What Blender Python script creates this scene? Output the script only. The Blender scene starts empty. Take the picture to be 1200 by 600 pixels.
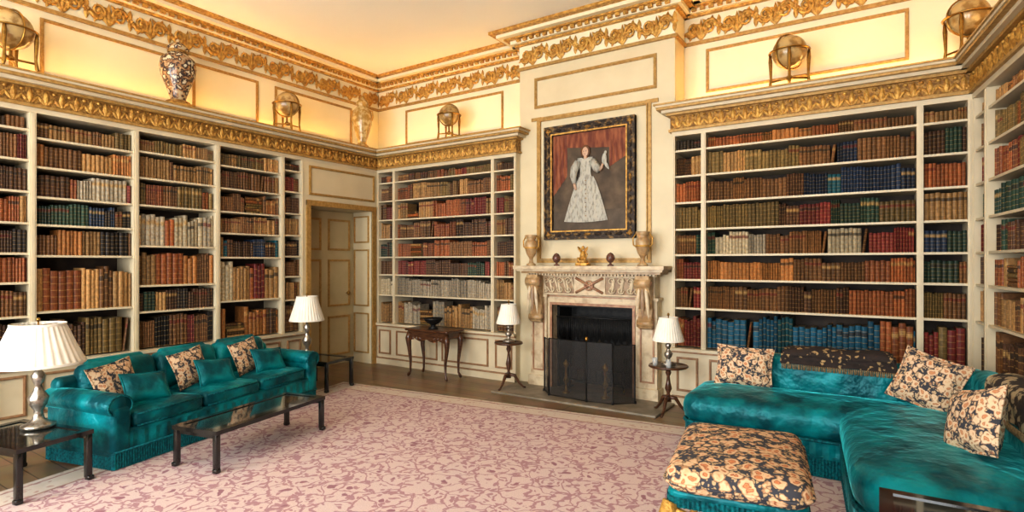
import bpy, bmesh, math, random
from mathutils import Vector, Matrix
random.seed(7)
S=1.15
pi=math.pi
sc=bpy.context.scene
sc.view_settings.view_transform='Standard'
sc.view_settings.look='None'
sc.view_settings.exposure=0.16
sc.view_settings.gamma=0.84

# ------------------------------------------------------------ materials
def mk(name,c,r=.5,m=0.,n=None,b=None,sheen=0,coat=0,alpha=None,aniso=(1,1,1),bd=.02):
    mt=bpy.data.materials.new(name); mt.use_nodes=True; nt=mt.node_tree; N=nt.nodes; L=nt.links
    p=N['Principled BSDF']
    p.inputs['Base Color'].default_value=(*c,1); p.inputs['Roughness'].default_value=r
    p.inputs['Metallic'].default_value=m
    if sheen:
        p.inputs['Sheen Weight'].default_value=sheen; p.inputs['Sheen Roughness'].default_value=.22
        p.inputs['Sheen Tint'].default_value=(.10,.85,.88,1)
        p.inputs['Specular IOR Level'].default_value=.5
        p.inputs['Specular Tint'].default_value=(.35,.95,1,1)
    if coat: p.inputs['Coat Weight'].default_value=coat; p.inputs['Coat Roughness'].default_value=.08
    if alpha is not None: p.inputs['Alpha'].default_value=alpha
    tc=N.new('ShaderNodeTexCoord'); mp=N.new('ShaderNodeMapping'); mp.inputs['Scale'].default_value=aniso
    L.new(tc.outputs['Object'],mp.inputs['Vector'])
    if n:
        sc_,c2,lo,hi=n
        t=N.new('ShaderNodeTexNoise'); t.inputs['Scale'].default_value=sc_; t.inputs['Detail'].default_value=4
        L.new(mp.outputs[0],t.inputs['Vector'])
        cr=N.new('ShaderNodeValToRGB'); cr.color_ramp.elements[0].position=lo; cr.color_ramp.elements[1].position=hi
        cr.color_ramp.elements[0].color=(*c,1); cr.color_ramp.elements[1].color=(*c2,1)
        L.new(t.outputs[0],cr.inputs[0]); L.new(cr.outputs[0],p.inputs['Base Color'])
    if b:
        t=N.new('ShaderNodeTexNoise'); t.inputs['Scale'].default_value=b[0]; t.inputs['Detail'].default_value=3
        L.new(mp.outputs[0],t.inputs['Vector'])
        bp=N.new('ShaderNodeBump'); bp.inputs['Strength'].default_value=b[1]; bp.inputs['Distance'].default_value=bd
        L.new(t.outputs[0],bp.inputs['Height']); L.new(bp.outputs[0],p.inputs['Normal'])
    return mt

def ramp(N,stops):
    cr=N.new('ShaderNodeValToRGB'); e=cr.color_ramp.elements
    e[0].position=stops[0][0]; e[0].color=(*stops[0][1],1); e[1].position=stops[-1][0]; e[1].color=(*stops[-1][1],1)
    for q,c in stops[1:-1]:
        a=e.new(q); a.color=(*c,1)
    return cr
def mkvor(name,scale,stops,r=.8,dist=.0,bump=0,nscale=6,second=None):
    mt=bpy.data.materials.new(name); mt.use_nodes=True; nt=mt.node_tree; N=nt.nodes; L=nt.links
    p=N['Principled BSDF']; p.inputs['Roughness'].default_value=r
    tc=N.new('ShaderNodeTexCoord'); nz=N.new('ShaderNodeTexNoise'); nz.inputs['Scale'].default_value=nscale
    L.new(tc.outputs['Object'],nz.inputs['Vector'])
    mx=N.new('ShaderNodeMixRGB'); mx.blend_type='LINEAR_LIGHT'; mx.inputs[0].default_value=dist
    L.new(tc.outputs['Object'],mx.inputs[1]); L.new(nz.outputs['Color'],mx.inputs[2])
    v=N.new('ShaderNodeTexVoronoi'); v.inputs['Scale'].default_value=scale
    L.new(mx.outputs[0],v.inputs['Vector'])
    cr=ramp(N,stops)
    L.new(v.outputs['Distance'],cr.inputs[0]); out=cr.outputs[0]
    if second:
        sc2,thr,stops2=second
        v2=N.new('ShaderNodeTexVoronoi'); v2.inputs['Scale'].default_value=sc2; L.new(mx.outputs[0],v2.inputs['Vector'])
        cr2=ramp(N,stops2); L.new(v2.outputs['Distance'],cr2.inputs[0])
        g=N.new('ShaderNodeMath'); g.operation='GREATER_THAN'; g.inputs[1].default_value=thr; L.new(v.outputs['Distance'],g.inputs[0])
        m2=N.new('ShaderNodeMixRGB'); L.new(g.outputs[0],m2.inputs[0]); L.new(out,m2.inputs[1]); L.new(cr2.outputs[0],m2.inputs[2]); out=m2.outputs[0]
    L.new(out,p.inputs['Base Color'])
    if bump:
        bp=N.new('ShaderNodeBump'); bp.inputs['Strength'].default_value=bump; bp.inputs['Distance'].default_value=.01
        L.new(v.outputs['Distance'],bp.inputs['Height']); L.new(bp.outputs[0],p.inputs['Normal'])
    return mt

def rugmat():
    mt=bpy.data.materials.new('rug_field'); mt.use_nodes=True; N=mt.node_tree.nodes; L=mt.node_tree.links
    p=N['Principled BSDF']; p.inputs['Roughness'].default_value=.97
    tc=N.new('ShaderNodeTexCoord')
    nz=N.new('ShaderNodeTexNoise'); nz.inputs['Scale'].default_value=7; nz.inputs['Detail'].default_value=2
    L.new(tc.outputs['Object'],nz.inputs['Vector'])
    mx=N.new('ShaderNodeMixRGB'); mx.blend_type='LINEAR_LIGHT'; mx.inputs[0].default_value=.085
    L.new(tc.outputs['Object'],mx.inputs[1]); L.new(nz.outputs['Color'],mx.inputs[2])
    base=(.64,.51,.48,1); mot=(.43,.25,.27,1); deep=(.34,.17,.20,1)
    def vor(scale,rot,st):
        mp=N.new('ShaderNodeMapping'); mp.inputs['Rotation'].default_value=(0,0,rot); mp.inputs['Scale'].default_value=st
        L.new(mx.outputs[0],mp.inputs['Vector'])
        v=N.new('ShaderNodeTexVoronoi'); v.inputs['Scale'].default_value=scale; L.new(mp.outputs[0],v.inputs['Vector']); return v.outputs['Distance']
    def th(x,a,b):
        m=N.new('ShaderNodeMapRange'); m.inputs['From Min'].default_value=a; m.inputs['From Max'].default_value=b; m.inputs['To Min'].default_value=1; m.inputs['To Max'].default_value=0
        L.new(x,m.inputs['Value']); return m.outputs[0]
    A=th(vor(11,.6,(1,2.0,1)),.25,.31); B=th(vor(11,-.7,(2.0,1,1)),.25,.31); C=th(vor(6,0,(1,1,1)),.15,.18)
    v=N.new('ShaderNodeTexVoronoi'); v.feature='DISTANCE_TO_EDGE'; v.inputs['Scale'].default_value=6; L.new(mx.outputs[0],v.inputs['Vector'])
    D=th(v.outputs['Distance'],.02,.045)
    col=None
    for fac,c in((D,mot),(A,mot),(B,mot),(C,deep)):
        m=N.new('ShaderNodeMixRGB'); L.new(fac,m.inputs[0])
        if col is None: m.inputs[1].default_value=base
        else: L.new(col,m.inputs[1])
        m.inputs[2].default_value=c; col=m.outputs[0]
    n2=N.new('ShaderNodeTexNoise'); n2.inputs['Scale'].default_value=140; L.new(tc.outputs['Object'],n2.inputs['Vector'])
    rr_=ramp(N,[(.3,(.86,.86,.86)),(.7,(1.08,1.08,1.08))]); L.new(n2.outputs[0],rr_.inputs[0])
    m=N.new('ShaderNodeMixRGB'); m.blend_type='MULTIPLY'; m.inputs[0].default_value=1; L.new(col,m.inputs[1]); L.new(rr_.outputs[0],m.inputs[2])
    L.new(m.outputs[0],p.inputs['Base Color'])
    return mt

CREAM=mk('cream_paint',(.68,.59,.40),.5,n=(3,(.62,.53,.35),.3,.7))
CREAMB=mk('bookcase_paint',(.67,.58,.41),.5,n=(4,(.59,.50,.34),.3,.7))
UPW=mk('upper_wall_paint',(.83,.76,.55),.55,n=(2,(.79,.72,.51),.3,.7))
CEIL=mk('ceiling_paint',(.90,.88,.79),.7,n=(1,(.88,.86,.76),.3,.7))
GOLD=mk('gilding',(.40,.20,.04),.4,.35,n=(25,(.68,.42,.11),.38,.65),b=(60,.5))
GOLDB=mk('gilded_band',(.20,.095,.018),.5,.25,n=(40,(.42,.24,.06),.4,.6),b=(80,.5))
TRIM=mk('gilt_moulding',(.38,.22,.06),.45,.2,n=(30,(.48,.30,.10),.4,.6))
ROSE=mk('brown_moulding',(.30,.16,.08),.5,.05,n=(20,(.38,.22,.11),.4,.6))
DARKIN=mk('bookcase_back_shade',(.03,.018,.012),.7,n=(8,(.055,.034,.02),.4,.6))  # shadow inside the shelves is put into this dark brown back colour
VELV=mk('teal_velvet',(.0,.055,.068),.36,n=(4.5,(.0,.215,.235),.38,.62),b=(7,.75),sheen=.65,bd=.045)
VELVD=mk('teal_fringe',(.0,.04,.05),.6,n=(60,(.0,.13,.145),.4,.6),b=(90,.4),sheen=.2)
BLACK=mk('black_lacquer',(.012,.011,.01),.12,coat=.6,n=(30,(.03,.024,.018),.5,.7))
GLASS=mk('dark_glass',(.02,.025,.022),.04,coat=1)
WOOD=mk('mahogany',(.06,.022,.01),.3,coat=.3,n=(12,(.11,.045,.018),.4,.6),aniso=(1,1,6))
SHADE=mk('pleated_silk',(.86,.82,.72),.8,n=(10,(.80,.75,.64),.3,.7))
SILVER=mk('aged_silver',(.50,.46,.40),.28,.8,n=(30,(.25,.21,.16),.45,.65))
BRASS=mk('brass',(.40,.23,.055),.28,.85,n=(25,(.25,.14,.035),.45,.65))
STONE=mk('stone',(.28,.235,.175),.5,n=(6,(.20,.165,.115),.4,.6),b=(30,.1))
MARB=mk('mantel_marble',(.62,.51,.34),.4,n=(11,(.40,.28,.17),.46,.74),b=(40,.3))
MARBR=mk('mantel_red_marble',(.32,.16,.09),.35,n=(14,(.44,.26,.15),.4,.65))
FRZ=mk('mantel_frieze_ground',(.36,.25,.15),.45,n=(16,(.27,.17,.10),.4,.65))
IRON=mk('black_iron',(.008,.008,.008),.5,.3,n=(20,(.02,.018,.016),.4,.6),b=(30,.2))
MESH=mk('screen_mesh',(.03,.027,.024),.6,.3,alpha=.62,n=(200,(.05,.045,.04),.4,.6))
GLOBE=mk('globe_map',(.28,.16,.045),.3,coat=.5,n=(7,(.50,.36,.16),.46,.54))
VAS2=mk('ochre_porcelain',(.36,.22,.055),.25,coat=.5,n=(16,(.58,.45,.22),.45,.6))
IMARI=mkvor('ginger_jar_porcelain',15,[(.0,(.62,.55,.40)),(.30,(.60,.52,.36)),(.37,(.06,.04,.035)),(.50,(.05,.035,.03)),(.56,(.28,.13,.05)),(.8,(.50,.40,.24))],.2,.05,0,20)
nv=(.05,.05,.06)
FLORAL=mkvor('floral_fabric',19,[(.0,(.50,.15,.05)),(.14,(.58,.25,.11)),(.22,(.32,.11,.05)),(.27,(.64,.39,.22)),(.42,(.64,.48,.30)),(.50,(.40,.21,.10)),(.56,nv)],.9,.022,.2,24,
    (50,.55,[(.0,(.50,.34,.19)),(.34,(.46,.32,.17)),(.44,nv),(.9,nv)]))
FLORAL2=mkvor('floral_fabric_pale',22,[(.0,(.50,.18,.08)),(.16,(.56,.28,.14)),(.24,(.38,.16,.08)),(.29,(.66,.47,.30)),(.46,(.66,.51,.34)),(.54,(.38,.20,.11)),(.58,(.10,.07,.06))],.9,.025,.2,24,
    (56,.58,[(.0,(.56,.39,.24)),(.38,(.52,.37,.22)),(.46,nv),(.9,nv)]))
THROW=mkvor('embroidered_throw',20,[(.0,(.46,.33,.16)),(.24,(.34,.22,.10)),(.34,(.026,.018,.015)),(.9,(.04,.025,.02))],.9,.05,.3,20)
THROW2=mkvor('embroidered_throw_pale',16,[(.0,(.10,.06,.035)),(.18,(.42,.33,.20)),(.44,(.38,.30,.18)),(.54,(.05,.035,.025)),(.9,(.035,.025,.022))],.9,.05,.3,20)
FRNG=mk('throw_fringe',(.20,.13,.06),.9,n=(60,(.34,.24,.12),.4,.6))
RUG=rugmat()
RUGB=mkvor('rug_border',16,[(.0,(.48,.28,.24)),(.24,(.54,.39,.32)),(.35,(.64,.55,.47)),(.9,(.62,.53,.44))],.97,.08)
RUGL=mk('rug_line',(.36,.20,.18),.97,n=(40,(.44,.27,.23),.4,.6))
FRAMEM=mk('picture_frame_brown',(.035,.02,.01),.6,.0,n=(20,(.26,.155,.05),.50,.66),b=(30,.5))
P_BG=mk('canvas_ground',(.07,.048,.03),.7,n=(5,(.16,.11,.065),.4,.7))
P_RED=mk('canvas_curtain',(.15,.035,.016),.7,n=(9,(.32,.11,.045),.4,.65),aniso=(3,1,.6))
P_WHT=mk('canvas_dress',(.46,.44,.37),.7,n=(22,(.24,.225,.19),.48,.68),aniso=(2,1,.7))
P_SKIN=mk('canvas_skin',(.55,.37,.26),.55)
P_HAIR=mk('canvas_hair',(.14,.06,.025),.6)
P_FLR=mk('canvas_floor',(.08,.055,.032),.6,n=(8,(.13,.09,.055),.4,.7))
P_DK=mk('canvas_features',(.08,.03,.02),.6)
URN=mk('urn_stone',(.36,.22,.10),.35,n=(14,(.52,.37,.20),.4,.65))
PORPH=mk('porphyry',(.12,.05,.035),.25,coat=.4,n=(60,(.22,.11,.08),.5,.65))
CLEAR=mk('tumbler_glass',(.75,.78,.76),.05,alpha=.35)

def floor_mat():
    mt=bpy.data.materials.new('oak_boards'); mt.use_nodes=True; N=mt.node_tree.nodes; L=mt.node_tree.links
    p=N['Principled BSDF']; p.inputs['Roughness'].default_value=.35
    tc=N.new('ShaderNodeTexCoord'); br=N.new('ShaderNodeTexBrick')
    br.inputs['Color1'].default_value=(.25,.15,.075,1); br.inputs['Color2'].default_value=(.33,.21,.11,1)
    br.inputs['Mortar'].default_value=(.06,.035,.02,1); br.inputs['Scale'].default_value=1
    br.inputs['Mortar Size'].default_value=.004; br.inputs['Brick Width'].default_value=1.8; br.inputs['Row Height'].default_value=.18
    L.new(tc.outputs['Object'],br.inputs['Vector'])
    nz=N.new('ShaderNodeTexNoise'); nz.inputs['Scale'].default_value=5; L.new(tc.outputs['Object'],nz.inputs['Vector'])
    mx=N.new('ShaderNodeMixRGB'); mx.blend_type='MULTIPLY'; mx.inputs[0].default_value=.5
    L.new(br.outputs['Color'],mx.inputs[1]); L.new(nz.outputs['Color'],mx.inputs[2]); L.new(mx.outputs[0],p.inputs['Base Color'])
    return mt
OAK=floor_mat()

def book_mat():
    mt=bpy.data.materials.new('leather_bindings'); mt.use_nodes=True; N=mt.node_tree.nodes; L=mt.node_tree.links
    p=N['Principled BSDF']; p.inputs['Roughness'].default_value=.5; p.inputs['Specular IOR Level'].default_value=.3
    at=N.new('ShaderNodeAttribute'); at.attribute_name='bcol'
    uv=N.new('ShaderNodeUVMap'); uv.uv_map='UVMap'
    sp=N.new('ShaderNodeSeparateXYZ'); L.new(uv.outputs[0],sp.inputs[0])
    def M(op,a,b=None,c=None):
        n=N.new('ShaderNodeMath'); n.operation=op
        for i,x in enumerate([a,b,c]):
            if x is None: continue
            if isinstance(x,(int,float)): n.inputs[i].default_value=x
            else: L.new(x,n.inputs[i])
        return n.outputs[0]
    V=sp.outputs['Y']
    fr=M('FRACT',M('MULTIPLY',V,6.0))
    band=M('LESS_THAN',fr,.13)
    ok=M('LESS_THAN',V,2.0)
    band=M('MULTIPLY',band,M('MULTIPLY',ok,.5))
    lab=M('MULTIPLY',M('GREATER_THAN',V,.70),M('LESS_THAN',V,.815))
    lab=M('MULTIPLY',lab,M('GREATER_THAN',at.outputs['Alpha'],.45))
    c1=N.new('ShaderNodeMixRGB'); L.new(band,c1.inputs[0]); L.new(at.outputs['Color'],c1.inputs[1]); c1.inputs[2].default_value=(.46,.29,.10,1)
    cr=N.new('ShaderNodeValToRGB'); cr.color_ramp.interpolation='CONSTANT'
    e=cr.color_ramp.elements; e[0].position=0; e[0].color=(.17,.03,.018,1); e[1].position=.65; e[1].color=(.04,.028,.018,1)
    a=e.new(.85); a.color=(.44,.28,.10,1)
    L.new(at.outputs['Alpha'],cr.inputs[0])
    c2=N.new('ShaderNodeMixRGB'); L.new(M('MULTIPLY',lab,.8),c2.inputs[0]); L.new(c1.outputs[0],c2.inputs[1]); L.new(cr.outputs[0],c2.inputs[2])
    tc=N.new('ShaderNodeTexCoord'); nz=N.new('ShaderNodeTexNoise'); nz.inputs['Scale'].default_value=40; nz.inputs['Detail'].default_value=4; L.new(tc.outputs['Object'],nz.inputs['Vector'])
    c3=N.new('ShaderNodeMixRGB'); c3.blend_type='MULTIPLY'; c3.inputs[0].default_value=.6; L.new(c2.outputs[0],c3.inputs[1])
    rr_=ramp(N,[(.35,(.48,.45,.43)),(.65,(1.3,1.22,1.15))]); L.new(nz.outputs[0],rr_.inputs[0]); L.new(rr_.outputs[0],c3.inputs[2])
    L.new(c3.outputs[0],p.inputs['Base Color'])
    return mt
BOOK=book_mat()

# ------------------------------------------------------------ mesh builder
class MB:
    def __init__(s,M=None):
        s.v=[];s.f=[];s.m=[];s.sm=[];s.mats=[];s.M=M or Matrix.Identity(4)
    def add(s,vs,fs,mat,smooth=False):
        o=len(s.v); M=s.M
        s.v+=[tuple(M@Vector(p)) for p in vs]
        if mat not in s.mats: s.mats.append(mat)
        k=s.mats.index(mat)
        for f in fs:
            s.f.append(tuple(i+o for i in f)); s.m.append(k); s.sm.append(smooth)
    def box(s,x0,x1,y0,y1,z0,z1,mat):
        vs=[(x,y,z) for z in(z0,z1) for y in(y0,y1) for x in(x0,x1)]
        s.add(vs,[(0,1,3,2),(4,6,7,5),(0,4,5,1),(2,3,7,6),(0,2,6,4),(1,5,7,3)],mat)
    def grid(s,f,nu,nv,mat,cu=False,smooth=True):
        vs=[f(i/(nu if cu else nu-1),j/(nv-1)) for j in range(nv) for i in range(nu)]
        fs=[]
        for j in range(nv-1):
            for i in range(nu if cu else nu-1):
                a=j*nu+i;b=j*nu+(i+1)%nu
                fs.append((a,b,b+nu,a+nu))
        s.add(vs,fs,mat,smooth)
    def lathe(s,c,prof,mat,n=20,mod=0,k=0,smooth=True):
        def f(u,v):
            r,z=prof[int(round(v*(len(prof)-1)))]
            a=2*pi*u; r=r*(1+mod*math.cos(k*a))
            return(c[0]+r*math.cos(a),c[1]+r*math.sin(a),c[2]+z)
        s.grid(f,n,len(prof),mat,True,smooth)
    def ell(s,c,r,mat,n=8,m=6):
        vs=[];fs=[]
        for j in range(m+1):
            t=pi*j/m
            for i in range(n):
                a=2*pi*i/n
                vs.append((c[0]+r[0]*math.sin(t)*math.cos(a),c[1]+r[1]*math.sin(t)*math.sin(a),c[2]+r[2]*math.cos(t)))
        for j in range(m):
            for i in range(n):
                a=j*n+i;b=j*n+(i+1)%n; fs.append((a,b,b+n,a+n))
        s.add(vs,fs,mat,True)
    def leaf(s,c,du,dz,L,W,T,mat):
        px,pz=-dz,du
        vs=[];k=5
        for i in range(k+1):
            t=i/k; wd=W*math.sin(pi*(.12+.88*t))**.8 if t<1 else 0
            h=T*math.sin(pi*(.1+.8*t))
            x=c[0]+du*L*t; z=c[2]+dz*L*t
            vs+=[(x+px*wd,c[1],z+pz*wd),(x,c[1]+h,z),(x-px*wd,c[1],z-pz*wd)]
        fs=[]
        for i in range(k):
            a=i*3; fs+=[(a,a+1,a+4,a+3),(a+1,a+2,a+5,a+4)]
        s.add(vs,fs,mat,True)
    def tube(s,pts,rad,mat,n=8,closed=False,flat=1.0):
        P=[Vector(p) for p in pts]; k=len(P)
        if not isinstance(rad,(list,tuple)): rad=[rad]*k
        vs=[];fs=[];up=None
        for i in range(k):
            if closed: t=(P[(i+1)%k]-P[i-1])
            else: t=P[min(i+1,k-1)]-P[max(i-1,0)]
            t.normalize()
            if up is None:
                up=Vector((0,0,1)) if abs(t.z)<.9 else Vector((1,0,0))
            a=t.cross(up)
            if a.length<1e-4: a=t.cross(Vector((0,1,0)))
            a.normalize(); b=a.cross(t).normalized(); up=b
            for j in range(n):
                q=2*pi*j/n
                vs.append(tuple(P[i]+a*rad[i]*math.cos(q)+b*rad[i]*math.sin(q)*flat))
        m=k if closed else k-1
        for i in range(m):
            for j in range(n):
                a=i*n+j;b=i*n+(j+1)%n; c=((i+1)%k)*n
                fs.append((a,b,c+(j+1)%n,c+j))
        if not closed:
            fs.append(tuple(range(n))); fs.append(tuple((k-1)*n+j for j in range(n)))
        s.add(vs,fs,mat,True)
    def rbox(s,c,size,rp,re,mat,puff=0,rot=0,n=4,bot=None,wr=0):
        sx,sy,h=size; rb=re if bot is None else bot
        lv=[]
        for i in range(4):
            a=pi/2*i/3; lv.append((rb*(1-math.sin(a)),rb*(1-math.cos(a))))
        for i in range(4):
            a=pi/2*i/3; lv.append((re*(1-math.cos(a)),h-re*(1-math.sin(a))))
        mn=min(sx,sy)/2
        for q in(.15,.35,.6,.85):
            lv.append((re+(mn-re)*q,h+puff*(1-(1-q)**2)))
        vs=[];cr,sr=math.cos(rot),math.sin(rot)
        for ins,z in lv:
            hx,hy=sx/2-ins,sy/2-ins; r=min(max(rp-ins,.0005),hx,hy)
            for q,(gx,gy) in enumerate([(1,1),(-1,1),(-1,-1),(1,-1)]):
                for i in range(n+1):
                    a=pi/2*q+pi/2*i/n
                    x=gx*(hx-r)+r*math.cos(a); y=gy*(hy-r)+r*math.sin(a)
                    vs.append((c[0]+x*cr-y*sr,c[1]+x*sr+y*cr,c[2]+z))
        K=4*(n+1); fs=[]
        for j in range(len(lv)-1):
            for i in range(K):
                a=j*K+i;b=j*K+(i+1)%K; fs.append((a,b,b+K,a+K))
        fs.append(tuple(range(K))); fs.append(tuple((len(lv)-1)*K+i for i in range(K)))
        s.add(vs,fs,mat,True)
    def pillow(s,c,w,h,t,mat,R,piping=None):
        n=13; c=Vector(c)
        for sg in(1,-1):
            def f(u,v):
                a=2*u-1;b=2*v-1
                x=a*w/2*(1-.09*(1-b*b)); z=b*h/2*(1-.09*(1-a*a))
                th=t/2*max(0,(1-a**4)*(1-b**4))**.55
                return tuple(c+R@Vector((x,sg*th,z)))
            s.grid(f,n,n,mat)
        if piping:
            pts=[]
            for q in range(4):
                for i in range(8):
                    t_=-1+2*i/8
                    a,b={0:(t_,-1),1:(1,t_),2:(-t_,1),3:(-1,-t_)}[q]
                    pts.append(tuple(c+R@Vector((a*w/2*(1-.09*(1-b*b)),0,b*h/2*(1-.09*(1-a*a))))))
            s.tube(pts,.008,piping,5,True)
    def frame(s,u0,u1,z0,z1,wd,w0,w1,mat):
        s.box(u0,u1,w0,w1,z0,z0+wd,mat); s.box(u0,u1,w0,w1,z1-wd,z1,mat)
        s.box(u0,u0+wd,w0,w1,z0+wd,z1-wd,mat); s.box(u1-wd,u1,w0,w1,z0+wd,z1-wd,mat)
    def panel(s,u0,u1,z0,z1,w,mat,wd=.028,inner=None):
        s.frame(u0,u1,z0,z1,wd,w-.01,w+.014,mat)
        s.frame(u0+wd*.3,u1-wd*.3,z0+wd*.3,z1-wd*.3,wd*.4,w,w+.022,mat)
        if inner: s.box(u0+wd,u1-wd,w-.01,w+.004,z0+wd,z1-wd,inner)
    def build(s,name,loc=(0,0,0),rot=0,scale=None):
        me=bpy.data.meshes.new(name); me.from_pydata(s.v,[],s.f)
        for m in s.mats: me.materials.append(m)
        me.polygons.foreach_set('material_index',s.m); me.polygons.foreach_set('use_smooth',s.sm)
        bm=bmesh.new(); bm.from_mesh(me); bmesh.ops.recalc_face_normals(bm,faces=bm.faces); bm.to_mesh(me); bm.free()
        me.update()
        ob=bpy.data.objects.new(name,me); sc.collection.objects.link(ob)
        ob.location=loc; ob.rotation_euler=(0,0,rot)
        return ob

# wall frames: local (u, w, z)
FL=Matrix(((0,1,0,-6.3),(1,0,0,0),(0,0,1,0),(0,0,0,1)))
FF=Matrix(((1,0,0,0),(0,-1,0,5.9),(0,0,1,0),(0,0,0,1)))
A7=math.radians(7)
FR=Matrix(((math.sin(A7),-math.cos(A7),0,.64),(-math.cos(A7),-math.sin(A7),0,5.9),(0,0,1,0),(0,0,0,1)))

# ------------------------------------------------------------ books
PAL=dict(tan=(.33,.19,.072),brown=(.16,.075,.028),rust=(.27,.085,.028),maroon=(.155,.025,.02),navy=(.016,.03,.058),
 green=(.026,.055,.036),olive=(.165,.11,.038),cream=(.52,.44,.29),teal=(.009,.075,.095),black=(.022,.016,.013),grey=(.30,.26,.19),
 orange=(.33,.14,.04),dk=(.08,.038,.019),blue=(.011,.090,.15))
class Books:
    def __init__(s,M): s.v=[];s.f=[];s.uv=[];s.c=[];s.M=M
    def book(s,u,wd,z,h,w,dp,col,al,lean=0,flat=False):
        o=len(s.v); M=s.M
        pr=[(0,-.008),(.18,0),(.5,.004),(.82,0),(1,-.008)]
        def P(a,b,q):
            if flat: return tuple(M@Vector((u+q*h,w+b,z+a*wd*.96)))
            return tuple(M@Vector((u+a*wd*.96+lean*q*h,w+b,z+q*h)))
        for q in(0,1):
            for a,b in pr: s.v.append(P(a,b,q))
            for a in(1,0): s.v.append(P(a,-dp,q))
        for i in range(4):
            s.f.append((o+i,o+i+1,o+i+8,o+i+7)); s.uv+=[(pr[i][0],0),(pr[i+1][0],0),(pr[i+1][0],1),(pr[i][0],1)]; s.c+=[(*col,al)]*4
        for a,b in((4,5),(6,0)):
            s.f.append((o+a,o+b,o+b+7,o+a+7)); s.uv+=[(0,2.95)]*4; s.c+=[(*col,0)]*4
        s.f.append(tuple(o+7+i for i in range(7))); s.uv+=[(0,2.95)]*7; s.c+=[(.22,.17,.10,0)]*7
    def row(s,u0,u1,z,gap,pal,w=-.052,big=False):
        u=u0+.004
        L=u1-u0
        seg=isinstance(pal[0],tuple)
        while u<u1-.014:
            frac=(u-u0)/L
            if seg:
                nm=[n for n,e in pal if frac<=e][0] if frac<=pal[-1][1] else pal[-1][0]
                if random.random()<.10: nm=random.choice(pal)[0]
            else:
                nm=random.choice(pal)
                if random.random()<.15: nm=random.choice(['brown','rust','tan','maroon','olive'])
            base=PAL[nm]; k=random.uniform(.65,1.35)
            run=random.randint(2,8) if not big else random.randint(1,5)
            h=gap*random.uniform(.72,.94); wd=random.uniform(.018,.040)*(1.5 if big else 1)
            al=random.random()
            if random.random()<.03 and u+.24<u1-.01 and gap>.2:
                zz=z; n=random.randint(3,6); hl=random.uniform(.17,.22)
                for _ in range(n):
                    t=random.uniform(.024,.042)
                    if zz+t>z+gap*.9: break
                    c=PAL[random.choice(['tan','brown','dk','rust','olive'])]; kk=random.uniform(.7,1.3)
                    s.book(u+random.uniform(0,.015),t,zz,hl,w,.2,tuple(x*kk for x in c),random.random(),flat=True); zz+=t
                u+=hl+.02; continue
            for _ in range(run):
                if u+wd>u1-.004:
                    if u1-.004-u<.012: u=u1; break
                    wd=u1-.004-u
                kk=k*random.uniform(.78,1.22)
                hh=h*(random.uniform(.97,1.02) if not big else random.uniform(.90,1.04))
                s.book(u,wd,z,min(hh,gap*.97),w+random.uniform(-.010,.008),.2,tuple(x*kk for x in base),al)
                u+=wd
            if random.random()<.04 and u+.07<u1:
                t=random.uniform(.02,.03); s.book(u,t,z,h*.97,w-.004,.2,tuple(x*k for x in PAL['brown']),random.random(),lean=.12); u+=t+h*.12+.004
    def build(s,name):
        me=bpy.data.meshes.new(name); me.from_pydata(s.v,[],s.f)
        uv=me.uv_layers.new(name='UVMap'); uv.data.foreach_set('uv',[x for p in s.uv for x in p])
        ca=me.color_attributes.new('bcol','FLOAT_COLOR','CORNER'); ca.data.foreach_set('color',[x for p in s.c for x in p])
        me.materials.append(BOOK)
        ob=bpy.data.objects.new(name,me); sc.collection.objects.link(ob); return ob

def cornice(mb,u0,u1,e0=False,e1=False):
    def st(z0,z1,p,mat): mb.box(u0-(p if e0 else 0),u1+(p if e1 else 0),-.44,p,z0,z1,mat)
    st(2.84,2.89,.004,CREAMB); st(2.885,2.91,.03,TRIM); st(2.91,3.06,.015,GOLDB); st(3.055,3.08,.05,TRIM)
    st(3.08,3.11,.09,CREAMB); st(3.11,3.135,.13,TRIM); st(3.135,3.155,.14,CREAMB); st(3.155,3.17,.155,TRIM)
    n=max(1,int(round((u1-u0)/.115))); d=(u1-u0)/n
    for i in range(n):
        c=u0+(i+.5)*d
        mb.leaf((c,.015,2.92),0,1,.13,.022,.02,GOLD)
        mb.leaf((c-.012,.015,2.925),-.6,.8,.085,.014,.014,GOLD); mb.leaf((c+.012,.015,2.925),.6,.8,.085,.014,.014,GOLD)
        mb.ell((c+d/2,.018,3.03),(.018,.014,.014),GOLD,6,4)

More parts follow.
